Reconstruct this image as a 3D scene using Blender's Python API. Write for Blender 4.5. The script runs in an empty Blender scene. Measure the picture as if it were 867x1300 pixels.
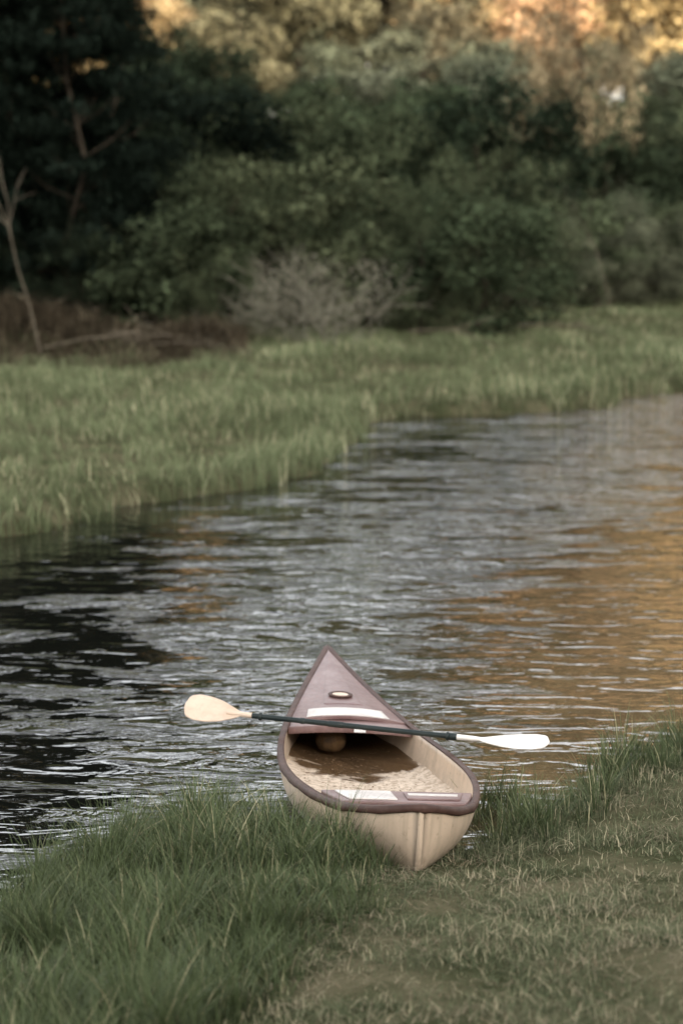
import bpy, math, random
import numpy as np
from mathutils import Vector, Matrix
rng = np.random.default_rng(7); random.seed(7)
S = bpy.context.scene
S.view_settings.view_transform='Standard'; S.view_settings.look='None'; S.view_settings.exposure=0

# ---------------- helpers ----------------
def link(o):
    S.collection.objects.link(o); return o
def vn(x,y,seed=0):
    xi=np.floor(x); yi=np.floor(y); fx=x-xi; fy=y-yi
    fx=fx*fx*(3-2*fx); fy=fy*fy*(3-2*fy)
    def h(a,b):
        v=np.sin(a*127.1+b*311.7+seed*74.7)*43758.5453
        return v-np.floor(v)
    return (h(xi,yi)*(1-fx)+h(xi+1,yi)*fx)*(1-fy)+(h(xi,yi+1)*(1-fx)+h(xi+1,yi+1)*fx)*fy
def fbm(x,y,seed=0,o=3):
    r=0;a=1;t=0
    for i in range(o):
        r=r+a*vn(x*2**i,y*2**i,seed+i);t+=a;a*=.5
    return r/t
def ss(a,b,x):
    t=np.clip((x-a)/(b-a),0,1); return t*t*(3-2*t)
def mesh_np(name,verts,quads=None,tris=None,mat=None,smooth=False):
    me=bpy.data.meshes.new(name)
    verts=np.asarray(verts,dtype=np.float32).reshape(-1,3)
    li=[];tot=[]
    if quads is not None and len(quads): li.append(np.asarray(quads).reshape(-1)); tot.append(np.full(len(quads),4))
    if tris is not None and len(tris): li.append(np.asarray(tris).reshape(-1)); tot.append(np.full(len(tris),3))
    li=np.concatenate(li).astype(np.int32); tot=np.concatenate(tot)
    st=np.concatenate([[0],np.cumsum(tot)[:-1]]).astype(np.int32)
    me.vertices.add(len(verts)); me.vertices.foreach_set('co',verts.reshape(-1))
    me.loops.add(len(li)); me.loops.foreach_set('vertex_index',li)
    me.polygons.add(len(tot)); me.polygons.foreach_set('loop_start',st)
    me.update(calc_edges=True); me.validate()
    if smooth: me.polygons.foreach_set('use_smooth',np.ones(len(me.polygons),dtype=bool))
    if mat: me.materials.append(mat)
    return me
def attr(me,name,vals):
    a=me.attributes.new(name,'FLOAT','POINT'); a.data.foreach_set('value',np.asarray(vals,dtype=np.float32))
class N:
    def __init__(s,name):
        s.m=bpy.data.materials.new(name); s.m.use_nodes=True; s.t=s.m.node_tree; s.t.nodes.clear()
        s.out=s.t.nodes.new('ShaderNodeOutputMaterial')
    def n(s,ty,**k):
        nd=s.t.nodes.new('ShaderNode'+ty)
        for a,b in k.items():
            if a.startswith('i_'):
                key=a[2:]; key=int(key) if key.isdigit() else key.replace('_',' ')
                if isinstance(b,bpy.types.NodeSocket): s.t.links.new(b,nd.inputs[key])
                else: nd.inputs[key].default_value=b
            else: setattr(nd,a,b)
        return nd
    def l(s,a,b): s.t.links.new(a,b)
    def mix(s,f,a,b,bt='MIX'):
        nd=s.t.nodes.new('ShaderNodeMix'); nd.data_type='RGBA'; nd.blend_type=bt
        for i,v in ((0,f),(6,a),(7,b)):
            if isinstance(v,bpy.types.NodeSocket): s.t.links.new(v,nd.inputs[i])
            else: nd.inputs[i].default_value=v if i==0 else (tuple(v)+(1,) if len(v)==3 else v)
        return nd.outputs[2]
    def ramp(s,f,stops):
        nd=s.t.nodes.new('ShaderNodeValToRGB'); s.t.links.new(f,nd.inputs[0])
        e=nd.color_ramp.elements
        while len(e)<len(stops): e.new(.5)
        for i,(p,c) in enumerate(stops):
            e[i].position=p; e[i].color=(c,c,c,1) if isinstance(c,(int,float)) else tuple(c)+(1,)
        return nd.outputs[0]
    def math(s,op,a,b=None):
        nd=s.t.nodes.new('ShaderNodeMath'); nd.operation=op
        for i,v in ((0,a),(1,b)):
            if v is None: continue
            if isinstance(v,bpy.types.NodeSocket): s.t.links.new(v,nd.inputs[i])
            else: nd.inputs[i].default_value=v
        return nd.outputs[0]
    def done(s,sh): s.l(sh,s.out.inputs[0]); return s.m

# ---------------- materials ----------------
def grass_mat(name,dark,light,dry,dryamt=.15,scale=.6,gloss=True):
    m=N(name)
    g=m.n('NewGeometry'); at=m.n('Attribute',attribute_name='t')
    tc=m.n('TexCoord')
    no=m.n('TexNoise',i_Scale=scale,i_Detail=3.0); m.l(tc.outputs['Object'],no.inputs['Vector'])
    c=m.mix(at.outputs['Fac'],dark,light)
    nz=m.ramp(no.outputs[0],[(.38,0),(.62,1)])
    c=m.mix(m.math('MULTIPLY',nz,.6),c,tuple(x*.6 for x in light))
    r=g.outputs['Random Per Island']
    dr=m.ramp(m.math('SUBTRACT',r,m.math('MULTIPLY',nz,dryamt*.8)),[(1-dryamt-.04,0),(1-dryamt+.04,1)])
    c=m.mix(dr,c,dry)
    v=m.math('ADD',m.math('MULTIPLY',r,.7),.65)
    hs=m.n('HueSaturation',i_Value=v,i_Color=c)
    if gloss:
        d=m.n('BsdfPrincipled',i_Base_Color=hs.outputs[0],i_Roughness=.5)
        d.inputs['Specular IOR Level'].default_value=.15
    else: d=m.n('BsdfDiffuse',i_Color=hs.outputs[0])
    tr=m.n('BsdfTranslucent',i_Color=hs.outputs[0])
    mx=m.n('MixShader',i_0=.22); m.l(d.outputs[0],mx.inputs[1]); m.l(tr.outputs[0],mx.inputs[2])
    return m.done(mx.outputs[0])
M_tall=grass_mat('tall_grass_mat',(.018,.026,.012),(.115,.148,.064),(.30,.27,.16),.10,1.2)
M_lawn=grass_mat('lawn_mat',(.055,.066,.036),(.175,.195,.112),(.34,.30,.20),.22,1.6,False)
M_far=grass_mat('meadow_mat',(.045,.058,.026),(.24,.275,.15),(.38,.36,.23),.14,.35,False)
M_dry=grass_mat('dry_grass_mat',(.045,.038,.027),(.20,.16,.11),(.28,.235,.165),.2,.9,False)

def leaf_mat():
    m=N('foliage_mat'); g=m.n('NewGeometry'); oi=m.n('ObjectInfo'); tc=m.n('TexCoord')
    no=m.n('TexNoise',i_Scale=1.1,i_Detail=2.0); m.l(tc.outputs['Object'],no.inputs['Vector'])
    v=m.math('ADD',m.math('MULTIPLY',g.outputs['Random Per Island'],1.2),.30)
    v=m.math('MULTIPLY',v,m.ramp(no.outputs[0],[(.36,.32),(.64,1.05)]))
    v=m.math('MULTIPLY',v,1.3)
    hu=m.math('ADD',m.math('MULTIPLY',oi.outputs['Random'],.03),.48)
    hs=m.n('HueSaturation',i_Hue=hu,i_Value=v,i_Color=oi.outputs['Color'])
    d=m.n('BsdfDiffuse',i_Color=hs.outputs[0])
    return m.done(d.outputs[0])
M_leaf=leaf_mat()
def bark(name,a,b):
    m=N(name); tc=m.n('TexCoord'); no=m.n('TexNoise',i_Scale=6.0,i_Detail=5.0); m.l(tc.outputs['Object'],no.inputs['Vector'])
    d=m.n('BsdfDiffuse',i_Color=m.mix(no.outputs[0],a,b)); return m.done(d.outputs[0])
M_bark=bark('bark_mat',(.02,.017,.013),(.06,.048,.035))
M_twig=bark('twig_mat',(.08,.068,.052),(.16,.135,.10))
M_dead=bark('dead_twig_mat',(.105,.10,.075),(.21,.195,.15))

def ground_mat():
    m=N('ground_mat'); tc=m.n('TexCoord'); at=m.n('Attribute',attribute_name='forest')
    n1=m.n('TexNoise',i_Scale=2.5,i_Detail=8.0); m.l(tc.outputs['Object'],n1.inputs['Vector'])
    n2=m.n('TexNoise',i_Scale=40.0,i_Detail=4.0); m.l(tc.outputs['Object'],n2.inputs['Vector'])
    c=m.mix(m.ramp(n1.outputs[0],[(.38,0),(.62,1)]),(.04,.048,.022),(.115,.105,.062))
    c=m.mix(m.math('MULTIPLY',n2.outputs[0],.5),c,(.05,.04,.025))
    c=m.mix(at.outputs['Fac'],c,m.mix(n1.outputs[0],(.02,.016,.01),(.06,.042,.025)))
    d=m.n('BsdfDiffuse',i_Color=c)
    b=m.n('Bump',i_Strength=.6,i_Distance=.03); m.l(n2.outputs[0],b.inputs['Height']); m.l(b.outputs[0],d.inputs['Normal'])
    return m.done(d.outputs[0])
M_ground=ground_mat()

def water_mat():
    m=N('river_water_mat'); tc=m.n('TexCoord')
    def noise(sx,sy,detail,rough=.5,dist=0.,rot=0.):
        mp=m.n('Mapping'); mp.inputs['Scale'].default_value=(sx,sy,1); mp.inputs['Rotation'].default_value=(0,0,rot)
        m.l(tc.outputs['Object'],mp.inputs['Vector'])
        nd=m.n('TexNoise',i_Scale=1.0,i_Detail=detail,i_Roughness=rough,i_Distortion=dist); m.l(mp.outputs[0],nd.inputs['Vector'])
        return nd.outputs[0]
    sx=m.n('SeparateXYZ'); m.l(tc.outputs['Object'],sx.inputs[0]); X_=sx.outputs[0]; Y_=sx.outputs[1]
    big=noise(.9,.6,2,.5,.4,.3)
    h1=noise(2.1,4.4,2,.5,.9,.25)      # wavelets
    h2=noise(6.5,14,2,.55,.8,-.2)     # ripples
    swell=noise(.8,1.5,1,.4,.3,.4)
    # peaked crests: flat troughs and short steep faces
    h1=m.math('POWER',h1,3.2)
    # fast rippled current band bending across the stream
    cx=m.math('MAXIMUM',m.math('ADD',m.math('MULTIPLY',m.math('SUBTRACT',Y_,20.),.33),.0),-.55)
    wd=m.math('ADD',m.math('MULTIPLY',Y_,.075),.15)
    band=m.math('DIVIDE',m.math('ABSOLUTE',m.math('SUBTRACT',X_,cx)),wd)
    pn=noise(.8,1.9,5,.65,.6,.5)
    mk=m.math('SUBTRACT',m.math('ADD',.8,m.math('MULTIPLY',m.math('SUBTRACT',pn,.5),7.5)),band)
    mask=m.ramp(mk,[(.0,.14),(.6,1.)])
    hh=m.math('ADD',m.math('MULTIPLY',h1,.135),m.math('MULTIPLY',h2,.011))
    hh=m.math('MULTIPLY',hh,mask)
    hh=m.math('ADD',hh,m.math('MULTIPLY',swell,.012))
    b=m.n('Bump',i_Strength=1.0,i_Distance=1.0); m.l(hh,b.inputs['Height'])
    # shallow sandy bed showing on the right / near bank
    sh=m.math('ADD',m.math('MULTIPLY',X_,.36),m.math('MULTIPLY',m.math('SUBTRACT',big,.5),.9))
    sh=m.math('SUBTRACT',sh,m.math('MULTIPLY',m.math('SUBTRACT',Y_,14.),.05))
    c=m.ramp(sh,[(.0,(.005,.005,.004)),(.22,(.035,.023,.012)),(.6,(.10,.066,.034))])
    d=m.n('BsdfPrincipled',i_Base_Color=c,i_Roughness=.02,i_IOR=1.95)
    m.l(b.outputs[0],d.inputs['Normal'])
    return m.done(d.outputs[0])
M_water=water_mat()

def plastic(name,a,b,rough=.4,scale=4.,spec=.5,lo=.4,hi=.65,bump=0.,wear=.35):
    m=N(name); tc=m.n('TexCoord')
    n1=m.n('TexNoise',i_Scale=scale,i_Detail=8.0,i_Roughness=.65); m.l(tc.outputs['Object'],n1.inputs['Vector'])
    c=m.mix(m.ramp(n1.outputs[0],[(lo,0),(hi,1)]),a,b)
    n2=m.n('TexNoise',i_Scale=scale*6,i_Detail=4.0); m.l(tc.outputs['Object'],n2.inputs['Vector'])
    c=m.mix(m.ramp(n2.outputs[0],[(.56,0.),(.70,wear)]),c,tuple(x*1.8 for x in a) if max(a)<.4 else tuple(x*.55 for x in a))
    r=m.math('ADD',m.math('MULTIPLY',n2.outputs[0],.3),rough-.12)
    d=m.n('BsdfPrincipled',i_Base_Color=c,i_Roughness=r); d.inputs['Specular IOR Level'].default_value=spec
    if bump:
        bb=m.n('Bump',i_Strength=.5,i_Distance=bump); m.l(n2.outputs[0],bb.inputs['Height']); m.l(bb.outputs[0],d.inputs['Normal'])
    return m.done(d.outputs[0])
M_mauve=plastic('mauve_trim_mat',(.145,.082,.076),(.22,.145,.135),.36,5.)
M_rim=plastic('gunwale_mat',(.048,.022,.016),(.085,.045,.035),.5,9.,spec=.25)
M_pale_sheen=plastic('pale_sheen_mat',(.66,.62,.58),(.50,.45,.42),.35,6.)  # pale tone that paints the bow deck and left seat highlights
M_black=plastic('shaft_mat',(.010,.017,.017),(.022,.03,.028),.4,8.,spec=.3)
M_bladeT=plastic('tan_blade_mat',(.68,.53,.41),(.58,.44,.33),.4,6.,wear=.2)
M_bladeW=plastic('white_blade_mat',(.80,.76,.72),(.70,.65,.59),.35,6.,wear=.15)
M_brown=plastic('bailer_mat',(.085,.048,.02),(.04,.025,.014),.8,14.,spec=.2,bump=.004)
M_litter=plastic('leaf_litter_mat',(.16,.10,.055),(.07,.045,.025),.8,14.,spec=.2)
M_sticker=plastic('sticker_mat',(.8,.8,.8),(.7,.7,.7),.5,6.)
def hull_mat():
    m=N('canoe_hull_mat'); tc=m.n('TexCoord'); s=m.n('SeparateXYZ'); m.l(tc.outputs['Object'],s.inputs[0])
    n1=m.n('TexNoise',i_Scale=3.0,i_Detail=8.0,i_Roughness=.65,i_Distortion=.5); m.l(tc.outputs['Object'],n1.inputs['Vector'])
    n2=m.n('TexNoise',i_Scale=24.0,i_Detail=6.0,i_Roughness=.7); m.l(tc.outputs['Object'],n2.inputs['Vector'])
    c=m.mix(m.ramp(n1.outputs[0],[(.4,0),(.7,.8)]),(.60,.465,.345),(.48,.36,.26))
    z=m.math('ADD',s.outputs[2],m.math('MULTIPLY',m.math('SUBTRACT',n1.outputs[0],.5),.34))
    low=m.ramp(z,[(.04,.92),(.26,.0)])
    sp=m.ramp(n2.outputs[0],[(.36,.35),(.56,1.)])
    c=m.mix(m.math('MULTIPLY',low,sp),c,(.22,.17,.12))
    sp2=m.ramp(n2.outputs[0],[(.58,0.),(.67,.55)])
    c=m.mix(sp2,c,(.24,.17,.11))
    mp=m.n('Mapping'); mp.inputs['Scale'].default_value=(30,12,1.5); m.l(tc.outputs['Object'],mp.inputs['Vector'])
    n3=m.n('TexNoise',i_Scale=1.0,i_Detail=4.0); m.l(mp.outputs[0],n3.inputs['Vector'])
    c=m.mix(m.ramp(n3.outputs[0],[(.46,0.),(.70,.5)]),c,(.32,.25,.18))
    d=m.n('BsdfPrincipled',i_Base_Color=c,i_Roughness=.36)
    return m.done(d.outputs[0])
M_hull=hull_mat()
def floor_mat():
    m=N('canoe_floor_mat'); tc=m.n('TexCoord'); s=m.n('SeparateXYZ'); m.l(tc.outputs['Object'],s.inputs[0])
    n1=m.n('TexNoise',i_Scale=3.2,i_Detail=8.0,i_Roughness=.55,i_Distortion=.6); m.l(tc.outputs['Object'],n1.inputs['Vector'])
    n2=m.n('TexNoise',i_Scale=26.0,i_Detail=6.0,i_Roughness=.75); m.l(tc.outputs['Object'],n2.inputs['Vector'])
    c=m.mix(m.ramp(n2.outputs[0],[(.44,.0),(.60,.9)]),(.62,.50,.38),(.30,.21,.13))
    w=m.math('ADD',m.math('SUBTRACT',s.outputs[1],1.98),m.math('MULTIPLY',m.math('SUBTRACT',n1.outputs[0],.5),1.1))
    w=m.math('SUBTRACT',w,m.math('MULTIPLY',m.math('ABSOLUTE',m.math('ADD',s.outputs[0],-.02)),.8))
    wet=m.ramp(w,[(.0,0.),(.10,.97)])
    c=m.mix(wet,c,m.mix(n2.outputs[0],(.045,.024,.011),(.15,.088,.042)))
    r=m.math('SUBTRACT',.6,m.math('MULTIPLY',wet,.5))
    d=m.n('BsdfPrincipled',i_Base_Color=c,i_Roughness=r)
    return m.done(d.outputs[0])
M_floor=floor_mat()

# ---------------- river outline and terrain ----------------
near=np.array([(-90,-40),(-30,-10),(-8,3),(-3.5,7),(-2.2,8.8),(-1.72,9.8),(-1.58,10.9),(-1.38,11.75),(-1.05,12.4),(-.74,12.7),(-.35,12.6),(-.05,12.3),(.27,12.0),(.51,12.02),(.78,12.37),(1.07,12.9),(1.38,13.4),(2.06,14.2),(3.5,15.5),(7,18),(15,23),(60,45),(160,80)],float)
far=np.array([(-160,-20),(-60,5),(-25,14),(-12,18),(-7,20.5),(-4.6,22),(-3.3,23),(-2.5,23.6),(-2.26,25.1),(-1.73,25.8),(-.74,26.8),(-.3,27.6),(-.21,29.5),(.17,30.8),(.4,33.1),(1.4,33.9),(2.3,34.2),(3.74,35),(4.37,36.5),(5.26,37.1),(8,38.5),(14,41),(25,45),(60,60),(160,95)],float)
def dist(P,x,y):
    d=np.full(x.shape,1e9)
    for i in range(len(P)-1):
        a=P[i];b=P[i+1];ab=b-a
        t=np.clip(((x-a[0])*ab[0]+(y-a[1])*ab[1])/(ab@ab),0,1)
        d=np.minimum(d,np.hypot(x-a[0]-t*ab[0],y-a[1]-t*ab[1]))
    return d
def dn(x,y):
    w=(fbm(x*2.2,y*2.2,5,2)-.5)*.22
    return dist(near,x,y)*np.where(y<np.interp(x,near[:,0],near[:,1]),1,-1)+w
def df(x,y):
    w=(fbm(x*1.1,y*1.1,9,3)-.5)*.9
    return dist(far,x,y)*np.where(y>np.interp(x,far[:,0],far[:,1]),1,-1)+w
SUN=(.5,-.866)
def ground_h(x,y,full=False):
    a=dn(x,y); b=df(x,y)
    zn=.07*ss(0,.3,a)+.135*np.clip(a,0,14)+.02*(fbm(x*1.5,y*1.5,3,3)-.5)*2*ss(0,1,a)
    p=x*SUN[0]+y*SUN[1]
    zn=zn+ (30.9+4*fbm(x/9,y/9,21,3))*ss(14,88,p)  # unseen hill behind the camera, added to shade the river and lower trees
    tl=ss(13,19,b)
    zf=.16*ss(0,.22,b)+.022*np.clip(b,0,60)+.05*np.clip(b-14,0,70)+.35*(fbm(x*.25,y*.25,4,3)-.5)*ss(1,6,b)+.05*(fbm(x*1.3,y*1.3,14,2)-.5)
    z=np.where(a>0,zn,np.where(b>0,zf,-.45*ss(0,.9,-np.maximum(a,b))))
    if full: return z,np.where(b>0,tl,0)
    return z
def axis(c):
    out=[]
    for a,b,s in c: out+=list(np.arange(a,b,s))
    out.append(c[-1][1]); return np.array(out)
xs=axis([(-800,-240,70),(-240,-60,8),(-60,-12,1.5),(-12,-4,.4),(-4,5,.12),(5,12,.4),(12,60,1.5),(60,240,8),(240,800,70)])
ys=axis([(-800,-240,70),(-240,-40,6),(-40,5,1.2),(5,16,.12),(16,45,.25),(45,70,.8),(70,160,4),(160,1500,90)])
X,Y=np.meshgrid(xs,ys); Z,F=ground_h(X,Y,True)
nx,ny=len(xs),len(ys); idx=np.arange(nx*ny).reshape(ny,nx)
q=np.stack([idx[:-1,:-1],idx[:-1,1:],idx[1:,1:],idx[1:,:-1]],-1).reshape(-1,4)
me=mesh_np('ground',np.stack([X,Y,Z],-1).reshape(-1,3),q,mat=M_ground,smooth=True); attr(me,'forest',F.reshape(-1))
link(bpy.data.objects.new('ground',me))
me=mesh_np('river_water',[(-160,-60,0),(160,-60,0),(160,110,0),(-160,110,0)],[(0,1,2,3)],mat=M_water)
link(bpy.data.objects.new('river_water',me))

# ---------------- canoe ----------------
L=4.2; TM=.33; WM=.50
def cw(t):
    t=np.asarray(t,float)
    xa=np.clip((TM-t)/TM,0,1); xb=np.clip((t-TM)/(1-TM),0,1)
    return np.maximum(WM*np.where(t<TM,(1-xa**2)**.66,1-xb**1.55),.008)
def cxo(t): return -.045*np.sin(math.pi*np.clip(t,0,1))
def crim(t): return .315+.105*np.clip(1-t/.15,0,1)**2.0+.22*np.clip((t-.5)/.5,0,1)**2
def ckeel(t): return .05*np.abs(2*t-1)**4
def cpt(t,s,side):
    w=cw(t); k=np.abs(2*t-1)**3
    e=.50+.87*k
    zk=ckeel(t); D=crim(t)-zk
    x=side*w*(math.sin(s*math.pi/2))**e+cxo(t)
    z=zk+D*(1-math.cos(s*math.pi/2))**(1.15)
    u=L/2+(L*t-L/2)*(1-.045*(1-s)**2)
    return (float(x),float(u),float(z))
ROLL=math.radians(3.2); PITCH=math.radians(2.4); YAW=math.radians(6.7)
CM=Matrix.Translation((.37,11.43,.055))@Matrix.Rotation(YAW,4,'Z')@Matrix.Rotation(-PITCH,4,'X')@Matrix.Rotation(ROLL,4,'Y')
canoe=link(bpy.data.objects.new('canoe',None)); canoe.matrix_world=CM
def part(name,me,parent):
    o=link(bpy.data.objects.new(name,me)); o.parent=parent; return o
ts=np.concatenate([[0,.004,.01,.02,.035],np.linspace(.05,.95,46),[.965,.98,.99,1]])
NS=14; vs=[];
for t in ts:
    for j in range(-NS,NS+1):
        vs.append(cpt(t,abs(j)/NS,1 if j>=0 else -1))
W_=2*NS+1; qs=[]
for i in range(len(ts)-1):
    for j in range(W_-1):
        a=i*W_+j; qs.append((a,a+W_,a+W_+1,a+1))
for base in (0,(len(ts)-1)*W_):
    for j in range(NS):
        a=base+NS-j;b=base+NS-j-1;c=base+NS+j+1;d=base+NS+j
        if j==0: continue
        qs.append((a,b,c,d))
me=mesh_np('hull',vs,qs,mat=M_hull,smooth=True)
o=part('hull',me,canoe); md=o.modifiers.new('s','SOLIDIFY'); md.thickness=.014; md.offset=0
# gunwale sweep
path=[]
tt=np.concatenate([[0,.004,.01,.02,.035],np.linspace(.05,.97,60),[.985,.995]])
for t in tt: path.append(cpt(t,1,-1))
path.append((0,L*1.003,float(crim(1))))
for t in tt[::-1]: path.append(cpt(t,1,1))
path=np.array(path); n=len(path)
prof=[(-.018,.006),(-.013,.010),(.012,.010),(.020,.006),(.021,-.020),(.017,-.030),(.012,-.031),(.009,-.006),(-.015,-.003)]
vs=[];qs=[]
for i in range(n):
    tg=path[(i+1)%n]-path[i-1]; tg[2]=0; tg/=np.linalg.norm(tg)+1e-9
    out=np.array([-tg[1],tg[0],0])
    for (a,b) in prof:
        wv=.003*math.sin(i*1.3)+.002*math.sin(i*2.9) if b<-.018 else 0
        vs.append(path[i]+out*a+np.array([0,0,b+wv]))
m_=len(prof)
for i in range(n):
    for j in range(m_):
        qs.append((i*m_+j,i*m_+(j+1)%m_,((i+1)%n)*m_+(j+1)%m_,((i+1)%n)*m_+j))
me=mesh_np('gunwale',vs,qs,mat=M_rim); part('gunwale',me,canoe)
# decks
def deck(name,t0,t1,mat,z0,crown,lip,inset=.012,n1=30,vr=(-1,1),n2=16,flat=None):
    vs=[];qs=[]
    for i in range(n1+1):
        t=t0+(t1-t0)*i/n1; w=max(float(cw(t))-inset,.002)
        for j in range(n2+1):
            v=vr[0]+(vr[1]-vr[0])*j/n2
            vs.append((v*w+float(cxo(t)),L*t,(float(crim(t)) if flat is None else flat)+z0+crown*w*(1-v*v)))
    for i in range(n1):
        for j in range(n2):
            a=i*(n2+1)+j; qs.append((a,a+1,a+n2+2,a+n2+1))
    me=mesh_np(name,vs,qs,mat=mat,smooth=False); o=part(name,me,canoe)
    md=o.modifiers.new('s','SOLIDIFY'); md.thickness=lip; md.offset=-1
    bv=o.modifiers.new('b','BEVEL'); bv.width=.006; bv.segments=2; bv.limit_method='ANGLE'
    return o
deck('bow_deck',.625,.998,M_mauve,.004,.10,.02)
deck('bow_deck_lip',.592,.628,M_mauve,-.004,.05,.045)
deck('bow_deck_ridge',.70,.985,M_mauve,.010,.09,.012,vr=(-.42,.42),inset=.02)
deck('bow_deck_sheen',.628,.674,M_pale_sheen,.010,.10,.008,vr=(-.72,.72))  # pale plate: the deck's glossy highlight put into its colour
deck('stern_deck',.002,.075,M_mauve,.002,.03,.02)
SZ=.330
deck('stern_seat',.105,.165,M_mauve,.010,.0,.035,flat=SZ,inset=.02)
deck('stern_seat_pad',.112,.156,M_pale_sheen,.020,.0,.012,flat=SZ,vr=(-.84,-.10))  # whitish highlight on the seat's left part, painted as a pale pad
deck('stern_seat_pad.001',.116,.154,M_mauve,.020,.0,.012,flat=SZ,vr=(.06,.86))
deck('stern_seat_strip',.130,.140,M_pale_sheen,.024,.0,.006,flat=SZ,vr=(.10,.80))
# raised sole (inner floor), slightly dished
vs=[];qs=[]; FZ=.135; nu=60; nv=20
for i in range(nu+1):
    t=.12+.66*i/nu; hw=0
    for s in np.linspace(0,1,80):
        p=cpt(t,s,1)
        if p[2]<FZ+.03: hw=p[0]-float(cxo(t))
    for j in range(nv+1):
        v=-1+2*j/nv
        vs.append((float(cxo(t))+v*(hw+.004),L*t,FZ-.022*(1-v*v)+.035*abs(v)**3+.004*math.sin(v*9+i*.5)))
for i in range(nu):
    for j in range(nv):
        a=i*(nv+1)+j; qs.append((a,a+1,a+nv+2,a+nv+1))
part('floor',mesh_np('floor',vs,qs,mat=M_floor,smooth=True),canoe)
def ring(name,c,R,r,mat,tilt=0,flat=.5):
    vs=[];qs=[];A=40;B=10
    for i in range(A):
        for j in range(B):
            a=2*math.pi*i/A;b=2*math.pi*j/B
            vs.append((c[0]+(R+r*math.cos(b))*math.cos(a),c[1]+(R+r*math.cos(b))*math.sin(a),c[2]+r*flat*math.sin(b)+tilt*(R*math.sin(a))))
    for i in range(A):
        for j in range(B): qs.append((i*B+j,i*B+(j+1)%B,((i+1)%A)*B+(j+1)%B,((i+1)%A)*B+j))
    return part(name,mesh_np(name,vs,qs,mat=mat,smooth=True),canoe)
tz=.745; zc=float(crim(tz))+.10*float(cw(tz))+.014; xo=float(cxo(tz))
ring('hatch_ring',(xo,L*tz,zc),.062,.014,M_rim,.06)
vs=[(xo,L*tz,zc)]+[(xo+.058*math.cos(a),L*tz+.058*math.sin(a),zc+.06*.058*math.sin(a)+.002) for a in np.linspace(0,2*math.pi,32,endpoint=False)]
part('hatch_cover',mesh_np('hatch_cover',vs,None,[(0,i+1,(i+1)%32+1) for i in range(32)],mat=M_bladeT),canoe)
zl=float(crim(.592))+.012; yy=L*.592-.0005; xo=float(cxo(.592))
part('sticker',mesh_np('sticker',[(xo+.02,yy-.006,zl-.036),(xo+.09,yy-.006,zl-.036),(xo+.09,yy-.006,zl-.008),(xo+.02,yy-.006,zl-.008)],[(0,1,2,3)],mat=M_sticker),canoe)
for nm,t in (('stern_stem',0.),('bow_stem',1.)):
    vs=[];qs=[];K=16;sg=-1 if t==0 else 1
    for k in range(K+1):
        s=.02+.97*k/K; p=cpt(t,s,1)
        for a,b in ((-.016,-.012),(-.012,.010),(0,.014),(.012,.010),(.016,-.012)):
            vs.append((a,p[1]+sg*b,p[2]))
    for k in range(K):
        for j in range(4): qs.append((k*5+j,k*5+j+1,k*5+j+6,k*5+j+5))
    part(nm,mesh_np(nm,vs,qs,mat=M_hull,smooth=True),canoe)
# leaf litter lying on the floor
vs=[];qs=[]
lr=random.Random(4)
for i in range(420):
    u=lr.uniform(1.2,2.7); v_=max(-.9,min(.9,lr.gauss(0,.45)))
    p=Vector((float(cxo(u/L))+v_*float(cw(u/L))*.78,u,FZ-.022*(1-v_*v_)+.035*abs(v_)**3+.008+lr.random()*.006)); a=lr.uniform(0,6.28); l=lr.uniform(.005,.017)
    d=Vector((math.cos(a),math.sin(a),lr.uniform(-.1,.1)))*l; e=Vector((-math.sin(a),math.cos(a),lr.uniform(-.2,.2)))*l*.35; b=len(vs)
    for w_ in (-d,e,d,-e): vs.append(tuple(p+w_))
    qs.append((b,b+1,b+2,b+3))
part('leaf_litter',mesh_np('leaf_litter',vs,qs,mat=M_litter),canoe)
# round bailer under the deck
vs=[];qs=[];A=28;B=14
for j in range(B+1):
    ph=math.pi*j/B-math.pi/2
    for i in range(A):
        a=2*math.pi*i/A; r=.09*math.cos(ph)**.7*(1+.05*math.cos(a*9)) if abs(ph)<1.57 else .001
        vs.append((-.13+r*math.cos(a),2.70+r*math.sin(a),.205+.07*math.sin(ph)))
for j in range(B):
    for i in range(A): qs.append((j*A+i,j*A+(i+1)%A,(j+1)*A+(i+1)%A,(j+1)*A+i))
part('bailer',mesh_np('bailer',vs,qs,mat=M_brown,smooth=True),canoe)

# ---------------- paddle ----------------
A_=Vector((-.905,13.72,.435)); B_=Vector((1.165,13.25,.325))
ax=(B_-A_); PL=ax.length; ax.normalize()
side=ax.cross(Vector((0,0,1))).normalized(); up=side.cross(ax)
PMx=Matrix(((ax.x,-side.x,up.x,A_.x),(ax.y,-side.y,up.y,A_.y),(ax.z,-side.z,up.z,A_.z),(0,0,0,1)))
paddle=link(bpy.data.objects.new('kayak_paddle',None)); paddle.matrix_world=PMx
def tube(pts,rad,seg=14):
    vs=[];qs=[]
    for (p,r) in zip(pts,rad):
        for i in range(seg):
            a=2*math.pi*i/seg; vs.append((p[0],p[1]+r*math.cos(a),p[2]+r*math.sin(a)))
    for k in range(len(pts)-1):
        for i in range(seg): qs.append((k*seg+i,k*seg+(i+1)%seg,(k+1)*seg+(i+1)%seg,(k+1)*seg+i))
    return vs,qs
s0=.40;s1=PL-.53
v,q_=tube([(s0,0,0),(s1,0,0)],[.0155]*2); part('shaft',mesh_np('shaft',v,q_,mat=M_black,smooth=True),paddle)
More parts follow.
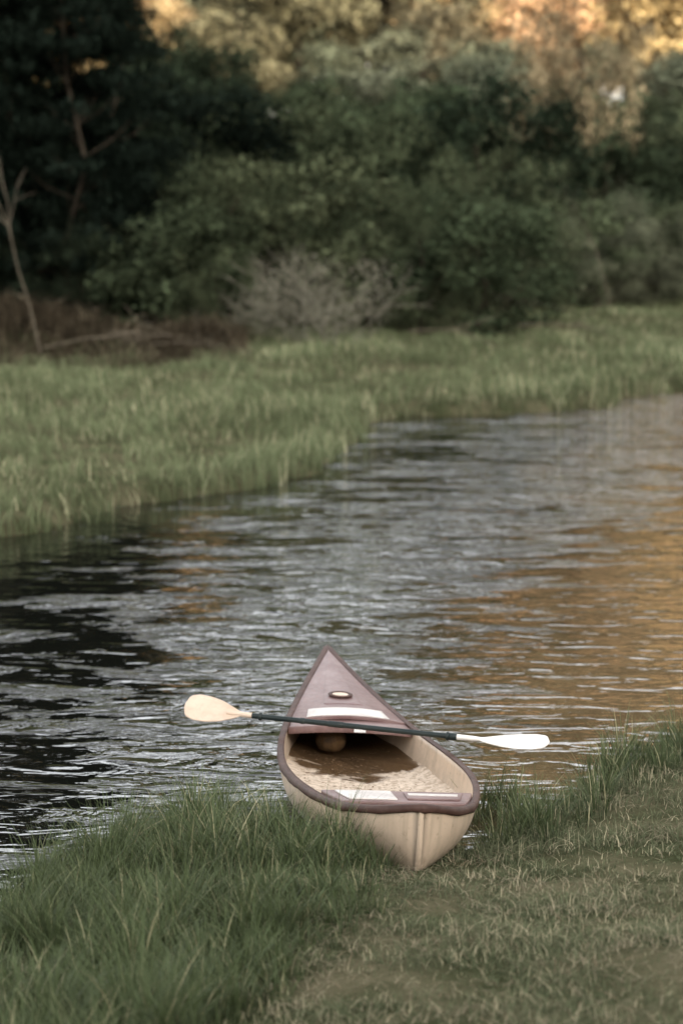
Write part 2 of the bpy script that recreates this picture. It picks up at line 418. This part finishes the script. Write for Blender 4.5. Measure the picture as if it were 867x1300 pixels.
for nm,c,w,r in (('drip_ring',s0+.05,.02,.024),('drip_ring.001',s1-.05,.02,.024),('ferrule',(s0+s1)/2-.1,.09,.018),('grip_collar',s0+.3,.03,.018),('grip_collar.001',s1-.02,.05,.020)):
    v,q_=tube([(c-w/2,0,0),(c-w/2+.003,0,0),(c+w/2-.003,0,0),(c+w/2,0,0)],[.015,r,r,.015]); part(nm,mesh_np(nm,v,q_,mat=M_black,smooth=True),paddle)
v,q_=tube([(s1+.0,0,0),(s1+.10,0,0),(s1+.2,0,0)],[.0165,.0155,.010]); part('blade_neck.001',mesh_np('bn',v,q_,mat=M_bladeW,smooth=True),paddle)
v,q_=tube([(s0-.15,0,0),(s0-.05,0,0),(s0,0,0)],[.009,.0155,.0165]); part('blade_neck',mesh_np('bn',v,q_,mat=M_bladeT,smooth=True),paddle)
def blade(name,x0,x1,wid,tilt,mat):
    K=26;J=10;vs=[];qs=[];ln=x1-x0
    for k in range(K+1):
        t=k/K
        w=wid*.5*(np.interp(t,[0,.08,.2,.4,.6,.8,.92,.97,1],[.13,.17,.42,.78,.97,1.,.84,.6,.12]))
        for j in range(J+1):
            v=-1+2*j/J
            y=v*w*(1.06 if v>0 else .94); z=-.014*(1-v*v)*math.sin(t*math.pi)+.028*t*t+ .012*math.exp(-(v*w/.012)**2)*(1-t)
            vs.append((x0+ln*t,y*math.cos(tilt)-z*math.sin(tilt),y*math.sin(tilt)+z*math.cos(tilt)))
    for k in range(K):
        for j in range(J):
            a=k*(J+1)+j; qs.append((a,a+1,a+J+2,a+J+1))
    o=part(name,mesh_np(name,vs,qs,mat=mat,smooth=True),paddle)
    md=o.modifiers.new('s','SOLIDIFY'); md.thickness=.006; md.offset=0
blade('blade',s0-.04,0,.19,math.radians(38),M_bladeT)
blade('blade.001',s1+.10,PL,.17,math.radians(16),M_bladeW)

# ---------------- grass ----------------
CI=CM.inverted()
def in_canoe(x,y,f):
    R=np.array(CI); lx=R[0,0]*x+R[0,1]*y+R[0,2]*.2+R[0,3]; ly=R[1,0]*x+R[1,1]*y+R[1,2]*.2+R[1,3]
    t=np.clip(ly/L,0,1); return (ly>-.03)&(ly<L+.03)&(np.abs(lx-cxo(t))<cw(t)*f+.02)
def blades(name,x,y,h,w,lean,mat,seg=3,az=None,z=None):
    n=len(x)
    if z is None: z=ground_h(x,y)-.01
    if az is None: az=rng.uniform(0,2*np.pi,n)
    fa=az+np.pi/2+rng.normal(0,.5,n)
    V=np.zeros((n,2*seg+1,3)); T=np.zeros((n,2*seg+1))
    for k in range(seg+1):
        t=k/seg; off=h*lean*t**2
        cx=x+np.cos(az)*off; cy=y+np.sin(az)*off; cz=z+h*t*(1-.35*np.clip(lean,0,1.2)*t)
        if k<seg:
            ww=w*.5*(1-t)**.6
            for s,i in ((-1,0),(1,1)):
                V[:,2*k+i,0]=cx+s*np.cos(fa)*ww; V[:,2*k+i,1]=cy+s*np.sin(fa)*ww; V[:,2*k+i,2]=cz; T[:,2*k+i]=t
        else:
            V[:,2*seg]=np.stack([cx,cy,cz],-1); T[:,2*seg]=1
    b=(np.arange(n)*(2*seg+1))[:,None]
    q=np.concatenate([b+np.array([[2*k,2*k+1,2*k+3,2*k+2]]) for k in range(seg-1)]) if seg>1 else None
    tr=b+np.array([[2*seg-2,2*seg-1,2*seg]])
    me=mesh_np(name,V.reshape(-1,3),q,tr,mat=mat); attr(me,'t',T.reshape(-1))
    return link(bpy.data.objects.new(name,me))
def tufts(nc,per,x0,x1,y0,y1,R=.05):
    cx=rng.uniform(x0,x1,nc); cy=rng.uniform(y0,y1,nc); ch=rng.uniform(.4,1.3,nc); cr=R*rng.uniform(.6,1.6,nc)
    i=np.repeat(np.arange(nc),per); a=rng.uniform(0,6.28,len(i)); r=cr[i]*rng.random(len(i))**.6
    return cx[i]+r*np.cos(a),cy[i]+r*np.sin(a),a,ch[i],r/cr[i]
# tall tussock grass on near bank: loose cover + radiating tussocks
n=28000
x=rng.uniform(-3.2,.75,n); y=rng.uniform(7.5,13.0,n)
xt,yt,at_,ht,rt=tufts(1300,48,-3.2,.75,7.5,13.,.08)
az=np.concatenate([vn(x*2.5,y*2.5,77)*2*np.pi+rng.normal(0,.9,n),at_+rng.normal(0,.4,len(at_))])
hf=np.concatenate([np.full(n,.52),ht]); ln=np.concatenate([np.abs(rng.normal(.4,.3,n)),.12+.6*rt*rng.uniform(.5,1.4,len(rt))])
x=np.concatenate([x,xt]); y=np.concatenate([y,yt]); d=dn(x,y)
bx=-.40+(y-9)*.27+.25*(fbm(x*2,y*2,31)-.5)*2
fade=1-ss(-.25,.2,x-bx)
cl=fbm(x*2.4,y*2.4,41,2)
k=(d>-.08)&(rng.random(len(x))<fade)&~in_canoe(x,y,.93)
x,y,cl,fade,az,hf,ln=[v_[k] for v_ in (x,y,cl,fade,az,hf,ln)]
h=(.10+.35*cl)*hf*rng.uniform(.6,1.2,len(x))*(.45+.55*fade)
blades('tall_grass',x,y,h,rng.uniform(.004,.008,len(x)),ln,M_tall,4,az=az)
# marginal reeds right of canoe
xt,yt,at_,ht,rt=tufts(1100,34,.6,5,11.9,17.5,.07)
d=dn(xt,yt); cl=fbm(xt*3,yt*3,51,2)
k=(d>-.40)&(d<.45)&(cl>.36)&~in_canoe(xt,yt,1.02)
x,y,az,hf,rt,cl=[v_[k] for v_ in (xt,yt,at_,ht,rt,cl)]
blades('reed_grass',x,y,(.12+.28*cl)*hf*rng.uniform(.55,1.3,len(x)),rng.uniform(.004,.008,len(x)),.1+.5*rt,M_tall,4,az=az,z=np.maximum(ground_h(x,y)-.01,-.05))
# short lawn
n=190000
x=rng.uniform(-2.0,3.6,n); y=rng.uniform(7.2,16.5,n); d=dn(x,y)
cl=fbm(x*2.6,y*2.6,61,4)
vis=np.abs(x)<.17*y+.25
k=(d>.03)&(rng.random(n)<np.clip((cl-.2)*2.2,.36,1)*np.where(vis,1,.45))&~in_canoe(x,y,.55)
x,y,cl,d=x[k],y[k],cl[k],d[k]
h=(.022+.11*np.clip(cl-.2,0,1)**1.2+.07*np.exp(-d/.45))*rng.uniform(.5,1.5,len(x))
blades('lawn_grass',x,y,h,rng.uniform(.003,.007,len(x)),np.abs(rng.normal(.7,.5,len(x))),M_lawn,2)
# cut straw lying in the lawn
n=17000
x=rng.uniform(-1.6,3,n); y=rng.uniform(7.5,13.5,n); d=dn(x,y)
k=(d>.25)&(rng.random(n)<np.clip((fbm(x*1.7,y*1.7,91,3)-.35)*3,.08,1))&~in_canoe(x,y,.9); x,y=x[k],y[k]
M_straw=grass_mat('straw_mat',(.22,.185,.125),(.32,.275,.19),(.16,.12,.08),.2,2.,False)
blades('cut_straw',x,y,np.full(len(x),.03),rng.uniform(.003,.006,len(x)),rng.uniform(1.5,4.5,len(x)),M_straw,2,z=ground_h(x,y)+.02)
# far meadow
n=300000
x=rng.uniform(-11,14,n); y=rng.uniform(19,56,n); d=df(x,y)
cl=fbm(x*1.4,y*1.4,71,3)
vis=np.abs(x)<.15*y+.6
k=(d>-.12)&(d<19)&(rng.random(n)<np.where(vis,1,.3)*np.clip(cl*1.5,.5,1)*np.interp(y,[20,30,56],[1,.8,.45]))
xe=rng.uniform(-8,10,60000); ye=rng.uniform(19,42,60000); de=df(xe,ye); ke=(de>-.12)&(de<.5)
x=np.concatenate([x[k],xe[ke]]); y=np.concatenate([y[k],ye[ke]]); d=np.concatenate([d[k],de[ke]]); cl=fbm(x*1.4,y*1.4,71,3)
h=(.02+.38*cl+.16*np.exp(-np.clip(d,0,9)/.45))*rng.uniform(.5,1.3,len(x))*(1-.35*ss(4,10,d))
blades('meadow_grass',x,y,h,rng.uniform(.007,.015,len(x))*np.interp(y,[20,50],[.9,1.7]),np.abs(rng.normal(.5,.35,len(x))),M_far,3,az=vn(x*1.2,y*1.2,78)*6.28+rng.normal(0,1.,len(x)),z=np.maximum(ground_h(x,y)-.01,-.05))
# dry bracken bank below the trees on the left
n=15000
x=rng.uniform(-10,-1.6,n); y=rng.uniform(39,42.5,n)
hump=np.exp(-((y-41.3-.3*np.sin(x))/.9)**2)*(1.1-.13*(x+6))*(.4+1.0*vn(x*.9,y*.9,5))
zz=ground_h(x,y)+hump*.65
kk=rng.random(n)<np.clip(vn(x*1.5,y*1.5,15)*1.8,.2,1); x,y,zz=x[kk],y[kk],zz[kk]
blades('dry_bracken_bank',x,y,rng.uniform(.2,.6,len(x)),rng.uniform(.012,.03,len(x)),rng.uniform(.5,1.8,len(x)),M_dry,3,az=-np.pi/2+rng.normal(0,.8,len(x)),z=zz-.15)

# ---------------- trees ----------------
def leafcloud(cl,n,size,shape=(1,.45),droop=0.,shell=.55):
    C=np.array(cl); vol=(C[:,3]*C[:,4]*C[:,5])**(2/3); pr=vol/vol.sum()
    i=rng.choice(len(C),n,p=pr); c=C[i]
    d=rng.normal(size=(n,3)); d/=np.linalg.norm(d,axis=1)[:,None]
    r=shell+(1-shell)*rng.random(n)**.6; r*=1+.18*rng.normal(size=n)
    P=c[:,:3]+d*c[:,3:]*r[:,None]
    nrm=d+rng.normal(0,.55,(n,3)); nrm[:,2]+=.3; nrm/=np.linalg.norm(nrm,axis=1)[:,None]
    ref=rng.normal(size=(n,3)); ref[:,2]-=droop*3
    a=np.cross(nrm,np.cross(ref,nrm)); a/=np.linalg.norm(a,axis=1)[:,None]+1e-9
    b=np.cross(nrm,a); s=size*rng.uniform(.5,1.4,n)[:,None]
    V=np.stack([P-a*s*shape[0],P+b*s*shape[1],P+a*s*shape[0],P-b*s*shape[1]],1)
    return V.reshape(-1,3),np.arange(4*n).reshape(-1,4)
def branch_geo(segs,sides=5):
    vs=[];qs=[]
    for p0,p1,r0,r1 in segs:
        p0=Vector(p0);p1=Vector(p1);d=(p1-p0)
        if d.length<1e-5: continue
        d.normalize(); u=d.orthogonal().normalized(); v=d.cross(u); b=len(vs)
        for p,r in ((p0,r0),(p1,r1)):
            for i in range(sides):
                a=2*math.pi*i/sides; w=p+u*r*math.cos(a)+v*r*math.sin(a); vs.append((w.x,w.y,w.z))
        for i in range(sides): qs.append((b+i,b+(i+1)%sides,b+sides+(i+1)%sides,b+sides+i))
    return np.array(vs),np.array(qs)
def tree_mesh(name,cl,n,size,trunk_top,tr=.1,barkmat=M_bark,shape=(1,.45),droop=0.,shell=.55,limbs=14):
    lv,lq=leafcloud(cl,n,size,shape,droop,shell)
    segs=[];K=6;pp=Vector((0,0,-.6))
    pts=[pp]
    for k in range(1,K+1):
        pts.append(Vector((random.gauss(0,.03)*trunk_top,random.gauss(0,.03)*trunk_top,trunk_top*k/K)))
    for k in range(K): segs.append((pts[k],pts[k+1],tr*(1-.8*k/K),tr*(1-.8*(k+1)/K)))
    for c in random.sample(cl,min(limbs,len(cl))):
        e=Vector(c[:3]); zb=min(max(e.z-.5*math.hypot(e.x,e.y)-.2,.1*trunk_top),trunk_top*.95)
        kk=min(int(zb/trunk_top*K),K-1); b=pts[kk].lerp(pts[kk+1],zb/trunk_top*K-kk)
        mid=b.lerp(e,.5)+Vector((0,0,-.08*(e-b).length)); r=tr*.3
        segs+= [(b,mid,r,r*.6),(mid,e,r*.6,r*.15)]
    bv,bq=branch_geo(segs)
    V=np.concatenate([lv,bv]); Q=np.concatenate([lq,bq+len(lv)])
    me=mesh_np(name,V,Q,mat=M_leaf); me.materials.append(barkmat)
    mi=np.zeros(len(me.polygons),dtype=np.int32); mi[len(lq):]=1; me.polygons.foreach_set('material_index',mi)
    return me
def crown_clumps(k,rx,rz,zc,r,seed,flat=.8,low=-.9):
    rr=random.Random(seed); out=[]
    while len(out)<k:
        x,y,z=[rr.uniform(-1,1) for _ in range(3)]
        q=x*x+y*y+z*z
        if q>1 or q<.25 or z<low: continue
        s=r*rr.uniform(.5,1.45); out.append((x*rx,y*rx,zc+z*rz,s,s,s*flat))
    return out
bush=[tree_mesh('bush_mesh%d'%i,crown_clumps(40,1.7,1.6,1.75,.46,100+i,.75),8500,.065,2.6,.05) for i in range(4)]
fine=[tree_mesh('fine_bush_mesh%d'%i,crown_clumps(60,1.7,1.6,1.75,.34,150+i,1.25),11000,.06,2.6,.05,shape=(1,.16),droop=-.5,shell=.3) for i in range(3)]
treeM=[tree_mesh('tree_mesh%d'%i,crown_clumps(56,2.7,3.6,5.6,.85,200+i,.75),12000,.13,8.6,.13,limbs=26) for i in range(4)]
def conifer_clumps(seed):
    rr=random.Random(seed); out=[]
    for k in range(150):
        t=rr.random()**.9; z=.8+10.8*t; R=(1-t)**.8*2.7+.15; a=rr.uniform(0,6.28); q=rr.uniform(.35,1)
        out.append((R*q*math.cos(a),R*q*math.sin(a),z-.35*q*R,.5,.5,.22))
    return out
conif=[tree_mesh('conifer_mesh%d'%i,conifer_clumps(300+i),20000,.12,11.5,.07,shape=(1,.22),droop=.6,limbs=40) for i in range(2)]
def willow_clumps(seed):
    rr=random.Random(seed); out=[]
    for k in range(44):
        a=rr.uniform(0,6.28); q=rr.random()**.5*1.6
        out.append((q*math.cos(a),q*math.sin(a),5.2+rr.uniform(-1.4,1.2)-.35*q,.3,.3,.75))
    return out
willow=tree_mesh('willow_mesh',willow_clumps(5),8000,.08,6.0,.06,shape=(1,.25),droop=1.2,limbs=24)
def put(name,me,x,y,s,col,parent=None,sz=None,zo=0.):
    o=link(bpy.data.objects.new(name,me))
    z=float(ground_h(np.array([float(x)]),np.array([float(y)]))[0])
    o.location=(x,y,z-.05+zo); o.rotation_euler=(0,0,random.uniform(0,6.28)); o.scale=(s,s,(sz or s)); o.color=tuple(col)+(1,)
    if parent: o.parent=parent
    return o
DK=(.020,.028,.017); G1=(.042,.056,.031); G2=(.070,.085,.047); GR=(.125,.135,.088); OL=(.15,.135,.08); GO=(.56,.40,.20); GO2=(.44,.32,.17); VD=(.008,.012,.009)
for x,y,s,c in [(-6.2,46,1.,VD),(-4.9,44.5,.8,VD),(-8.6,48,1.1,VD),(-5.6,50,1.,DK),(-4.4,47,.85,VD),(-7.0,44.5,.9,VD),(-11,45,1.,DK),(-14.5,47,1.15,DK)]:
    put('conifer_tree',conif[random.randrange(2)],x,y,s,c)
kind=0
for x,y,s,sz,c in [(-7.2,43.2,.9,.8,DK),(-4.7,43.4,.8,.6,DK),(-3.3,43.4,.9,.75,G1),(-2.2,43.2,.6,.55,G2),(-2.0,44.6,.95,1.0,G1),(-.9,46.,1.1,1.0,G2),(.6,46.5,1.1,.95,G1),(1.5,45.2,.9,.8,G2),(2.6,45.2,.95,.8,G1),(2.9,47.5,1.15,1.05,G2),
    (3.9,50.5,.9,.62,GR),(4.9,52,1.0,.72,G2),(5.9,52.5,.95,.62,GR),(7.,53.5,1.0,.75,GR),(8.4,54.5,1.0,.7,G2),(10,55,1.2,.9,G1),(12.5,57,1.3,1.,G2),(15.5,58,1.3,1.,G1),(-9.5,42,1.,1.,G1),(-12.5,41,1.1,1.,G1),(-16,40,1.2,1.1,G2),(-20,39,1.3,1.2,G1),(19,60,1.4,1.1,G2),(23,62,1.4,1.2,G1)]:
    kind+=1
    put('shrub',(fine[kind%3] if kind%3 else bush[random.randrange(4)]),x,y,s,c,sz=sz)
for x,y,s,sz,c in [(-4.6,50,1.3,1.4,VD),(-2.9,51,1.3,1.35,VD),(-6.5,52,1.5,1.5,VD),(-1.2,52,1.3,1.3,G1),(.8,53,1.3,1.25,G2),(3.0,54,1.4,1.45,DK),(4.6,57,1.2,1.1,G2),(6.3,58,1.3,1.05,G1),(8.2,59,1.4,1.2,DK),(10.4,60,1.5,1.2,G1),(-9.3,50,1.6,1.6,DK),(-13,50,1.7,1.7,G1),(-18,49,1.8,1.8,G1),(14,62,1.7,1.4,G1),(18,64,1.8,1.5,G1),(23,67,1.9,1.6,DK)]:
    kind+=1
    put('bush',(fine[kind%3] if kind%2 else bush[random.randrange(4)]),x,y,s,c,sz=sz)
put('willow_tree',willow,5.6,57.5,1.,(.25,.205,.12))
dt=link(bpy.data.objects.new('distant_trees',None))
for y,lo,hi,step,s,cols in [(62,-22,28,2.0,.38,[G1,G2,G2,DK]),(67,-24,30,2.2,.46,[G2,G1,GR,G2]),(73,-26,32,2.5,.54,[G2,GR,G1]),(80,-30,36,2.9,.60,[GR,OL,G2]),(88,-34,40,3.2,.90,[OL,GO2,GR]),(94,-36,44,3.4,1.2,[GO,GO2,OL]),(100,-38,46,3.8,1.45,[GO,GO2,OL]),(110,-42,50,4.0,1.9,[OL,G2,GR]),(126,-60,70,5.,2.3,[OL,GR,G2])]:
    x=lo
    while x<hi:
        yy=y+random.uniform(-2,2); px=433+x*3069/yy
        c=random.choice(cols)
        if 80<=y<105:
            if px<80: c=G1
            elif px<290: c=random.choice([GO,GO2,GO])
            elif px<590: c=random.choice([OL,GR,OL])
            else: c=random.choice([GO,GO2,GO] if y>85 else [OL,GO2,GR])
        if y<78 and px<290: c=DK
        ssz=s*random.uniform(.8,1.18)
        big=1.
        if y>=105: big=1+.5*float(ss(3,9,x))+(.35 if x<-7 else 0)
        put('tree_crown',treeM[random.randrange(4)],x+random.uniform(-.8,.8),yy,ssz*(1.2 if y<78 else 1.05 if y<90 else 1.0)*(1+.5*(big-1)),c,parent=dt,sz=ssz*big)
        x+=step*random.uniform(.8,1.2)
# bare branching plants
def grow(segs,p,d,l,r,depth,spread,kids,rr):
    e=p
    for k in range(3):
        d=(d+Vector((rr.gauss(0,.12),rr.gauss(0,.12),rr.gauss(0,.08)))).normalized()
        n_=e+d*l/3; segs.append((e,n_,r*(1-.15*k),r*(1-.15*(k+1)))); e=n_
        if depth>0 and k>0 or (depth>0 and kids>2):
            for _ in range(kids-1 if k<2 else kids):
                nd=(d+Vector((rr.gauss(0,spread),rr.gauss(0,spread),rr.gauss(0,spread*.6)))).normalized()
                grow(segs,e,nd,l*rr.uniform(.5,.75),r*.6,depth-1,spread,kids,rr)
rr=random.Random(3); segs=[]
for i in range(24):
    a=rr.uniform(0,6.28); d=Vector((math.cos(a)*1.2,math.sin(a)*.8,rr.uniform(.35,1.2))).normalized()
    grow(segs,Vector((rr.gauss(0,.35),rr.gauss(0,.15),0)),d,rr.uniform(.75,1.05),.016,3,.5,2,rr)
v,q_=branch_geo(segs,4)
lv,lq=leafcloud([c[:2]+(c[2]*.6,)+c[3:] for c in crown_clumps(20,1.3,1.2,1.4,.35,77)],1600,.035,(1,.4))
me=mesh_np('dead_bush',np.concatenate([v,lv]),np.concatenate([q_,lq+len(v)]),mat=M_dead); o=link(bpy.data.objects.new('dead_bush',me)); o.location=(-.35,42.0,float(ground_h(np.array([-.35]),np.array([42.0]))[0]))
for (x,y,s,sd) in [(-5.0,40.2,1.,11),(5.4,49,.6,13)]:
    rr=random.Random(sd); segs=[]
    grow(segs,Vector((0,0,0)),Vector((-.08,0,1)),2.2*s,.020*s,3,.38,2,rr)
    v,q_=branch_geo(segs,5); me=mesh_np('bare_sapling',v,q_,mat=M_twig)
    o=link(bpy.data.objects.new('bare_sapling',me)); o.location=(x,y,float(ground_h(np.array([x]),np.array([y]))[0])+.1)
rr=random.Random(8); segs=[]
for (x,y,dx,l) in [(-4.9,39.8,1,1.0),(-3.2,40.4,.7,.9),(1.2,42.8,.9,.8),(3.2,44,.8,1.0),(4.4,47.5,-.8,1.2),(-2.2,40.8,-1,.9)]:
    z=float(ground_h(np.array([x]),np.array([y]))[0])+.25
    grow(segs,Vector((x,y,z)),Vector((dx,-.3,.15)),l,.018,2,.4,2,rr)
v,q_=branch_geo(segs,5); link(bpy.data.objects.new('fallen_branches',mesh_np('fallen_branches',v,q_,mat=M_twig)))

# ---------------- light ----------------
E=math.radians(11)
to=Vector((SUN[0]*math.cos(E),SUN[1]*math.cos(E),math.sin(E)))
sl=bpy.data.lights.new('sun','SUN'); sl.energy=5; sl.angle=math.radians(.5); sl.color=(1,.80,.56)
so=link(bpy.data.objects.new('sun',sl)); so.rotation_euler=to.to_track_quat('Z','Y').to_euler(); so.location=(40,-70,60)
w=bpy.data.worlds.new('World'); S.world=w; w.use_nodes=True; nt=w.node_tree
bg=nt.nodes['Background']; sk=nt.nodes.new('ShaderNodeTexSky'); sk.sky_type='NISHITA'; sk.sun_disc=False
sk.sun_elevation=E; sk.sun_rotation=math.atan2(SUN[0],SUN[1]); sk.air_density=1.; sk.dust_density=2.; sk.ozone_density=1.
hs=nt.nodes.new('ShaderNodeHueSaturation'); hs.inputs['Saturation'].default_value=.25
mx=nt.nodes.new('ShaderNodeMix'); mx.data_type='RGBA'; mx.blend_type='MULTIPLY'; mx.inputs[0].default_value=1; mx.inputs[7].default_value=(1,.965,.925,1)
nt.links.new(sk.outputs[0],hs.inputs['Color']); nt.links.new(hs.outputs[0],mx.inputs[6]); nt.links.new(mx.outputs[2],bg.inputs['Color']); bg.inputs['Strength'].default_value=.97

# ---------------- camera ----------------
cd=bpy.data.cameras.new('camera'); cam=link(bpy.data.objects.new('camera',cd)); S.camera=cam
cd.sensor_fit='VERTICAL'; cd.sensor_height=36; cd.lens=85; cd.clip_end=3000; cd.clip_start=.1
cam.location=(0,0,3.6); cam.rotation_euler=(math.radians(90-8.34),0,0)
cd.dof.use_dof=True; cd.dof.focus_distance=12.9; cd.dof.aperture_fstop=1.6
bpy.context.view_layer.update()
print('verts',sum(len(m.vertices) for m in bpy.data.meshes))
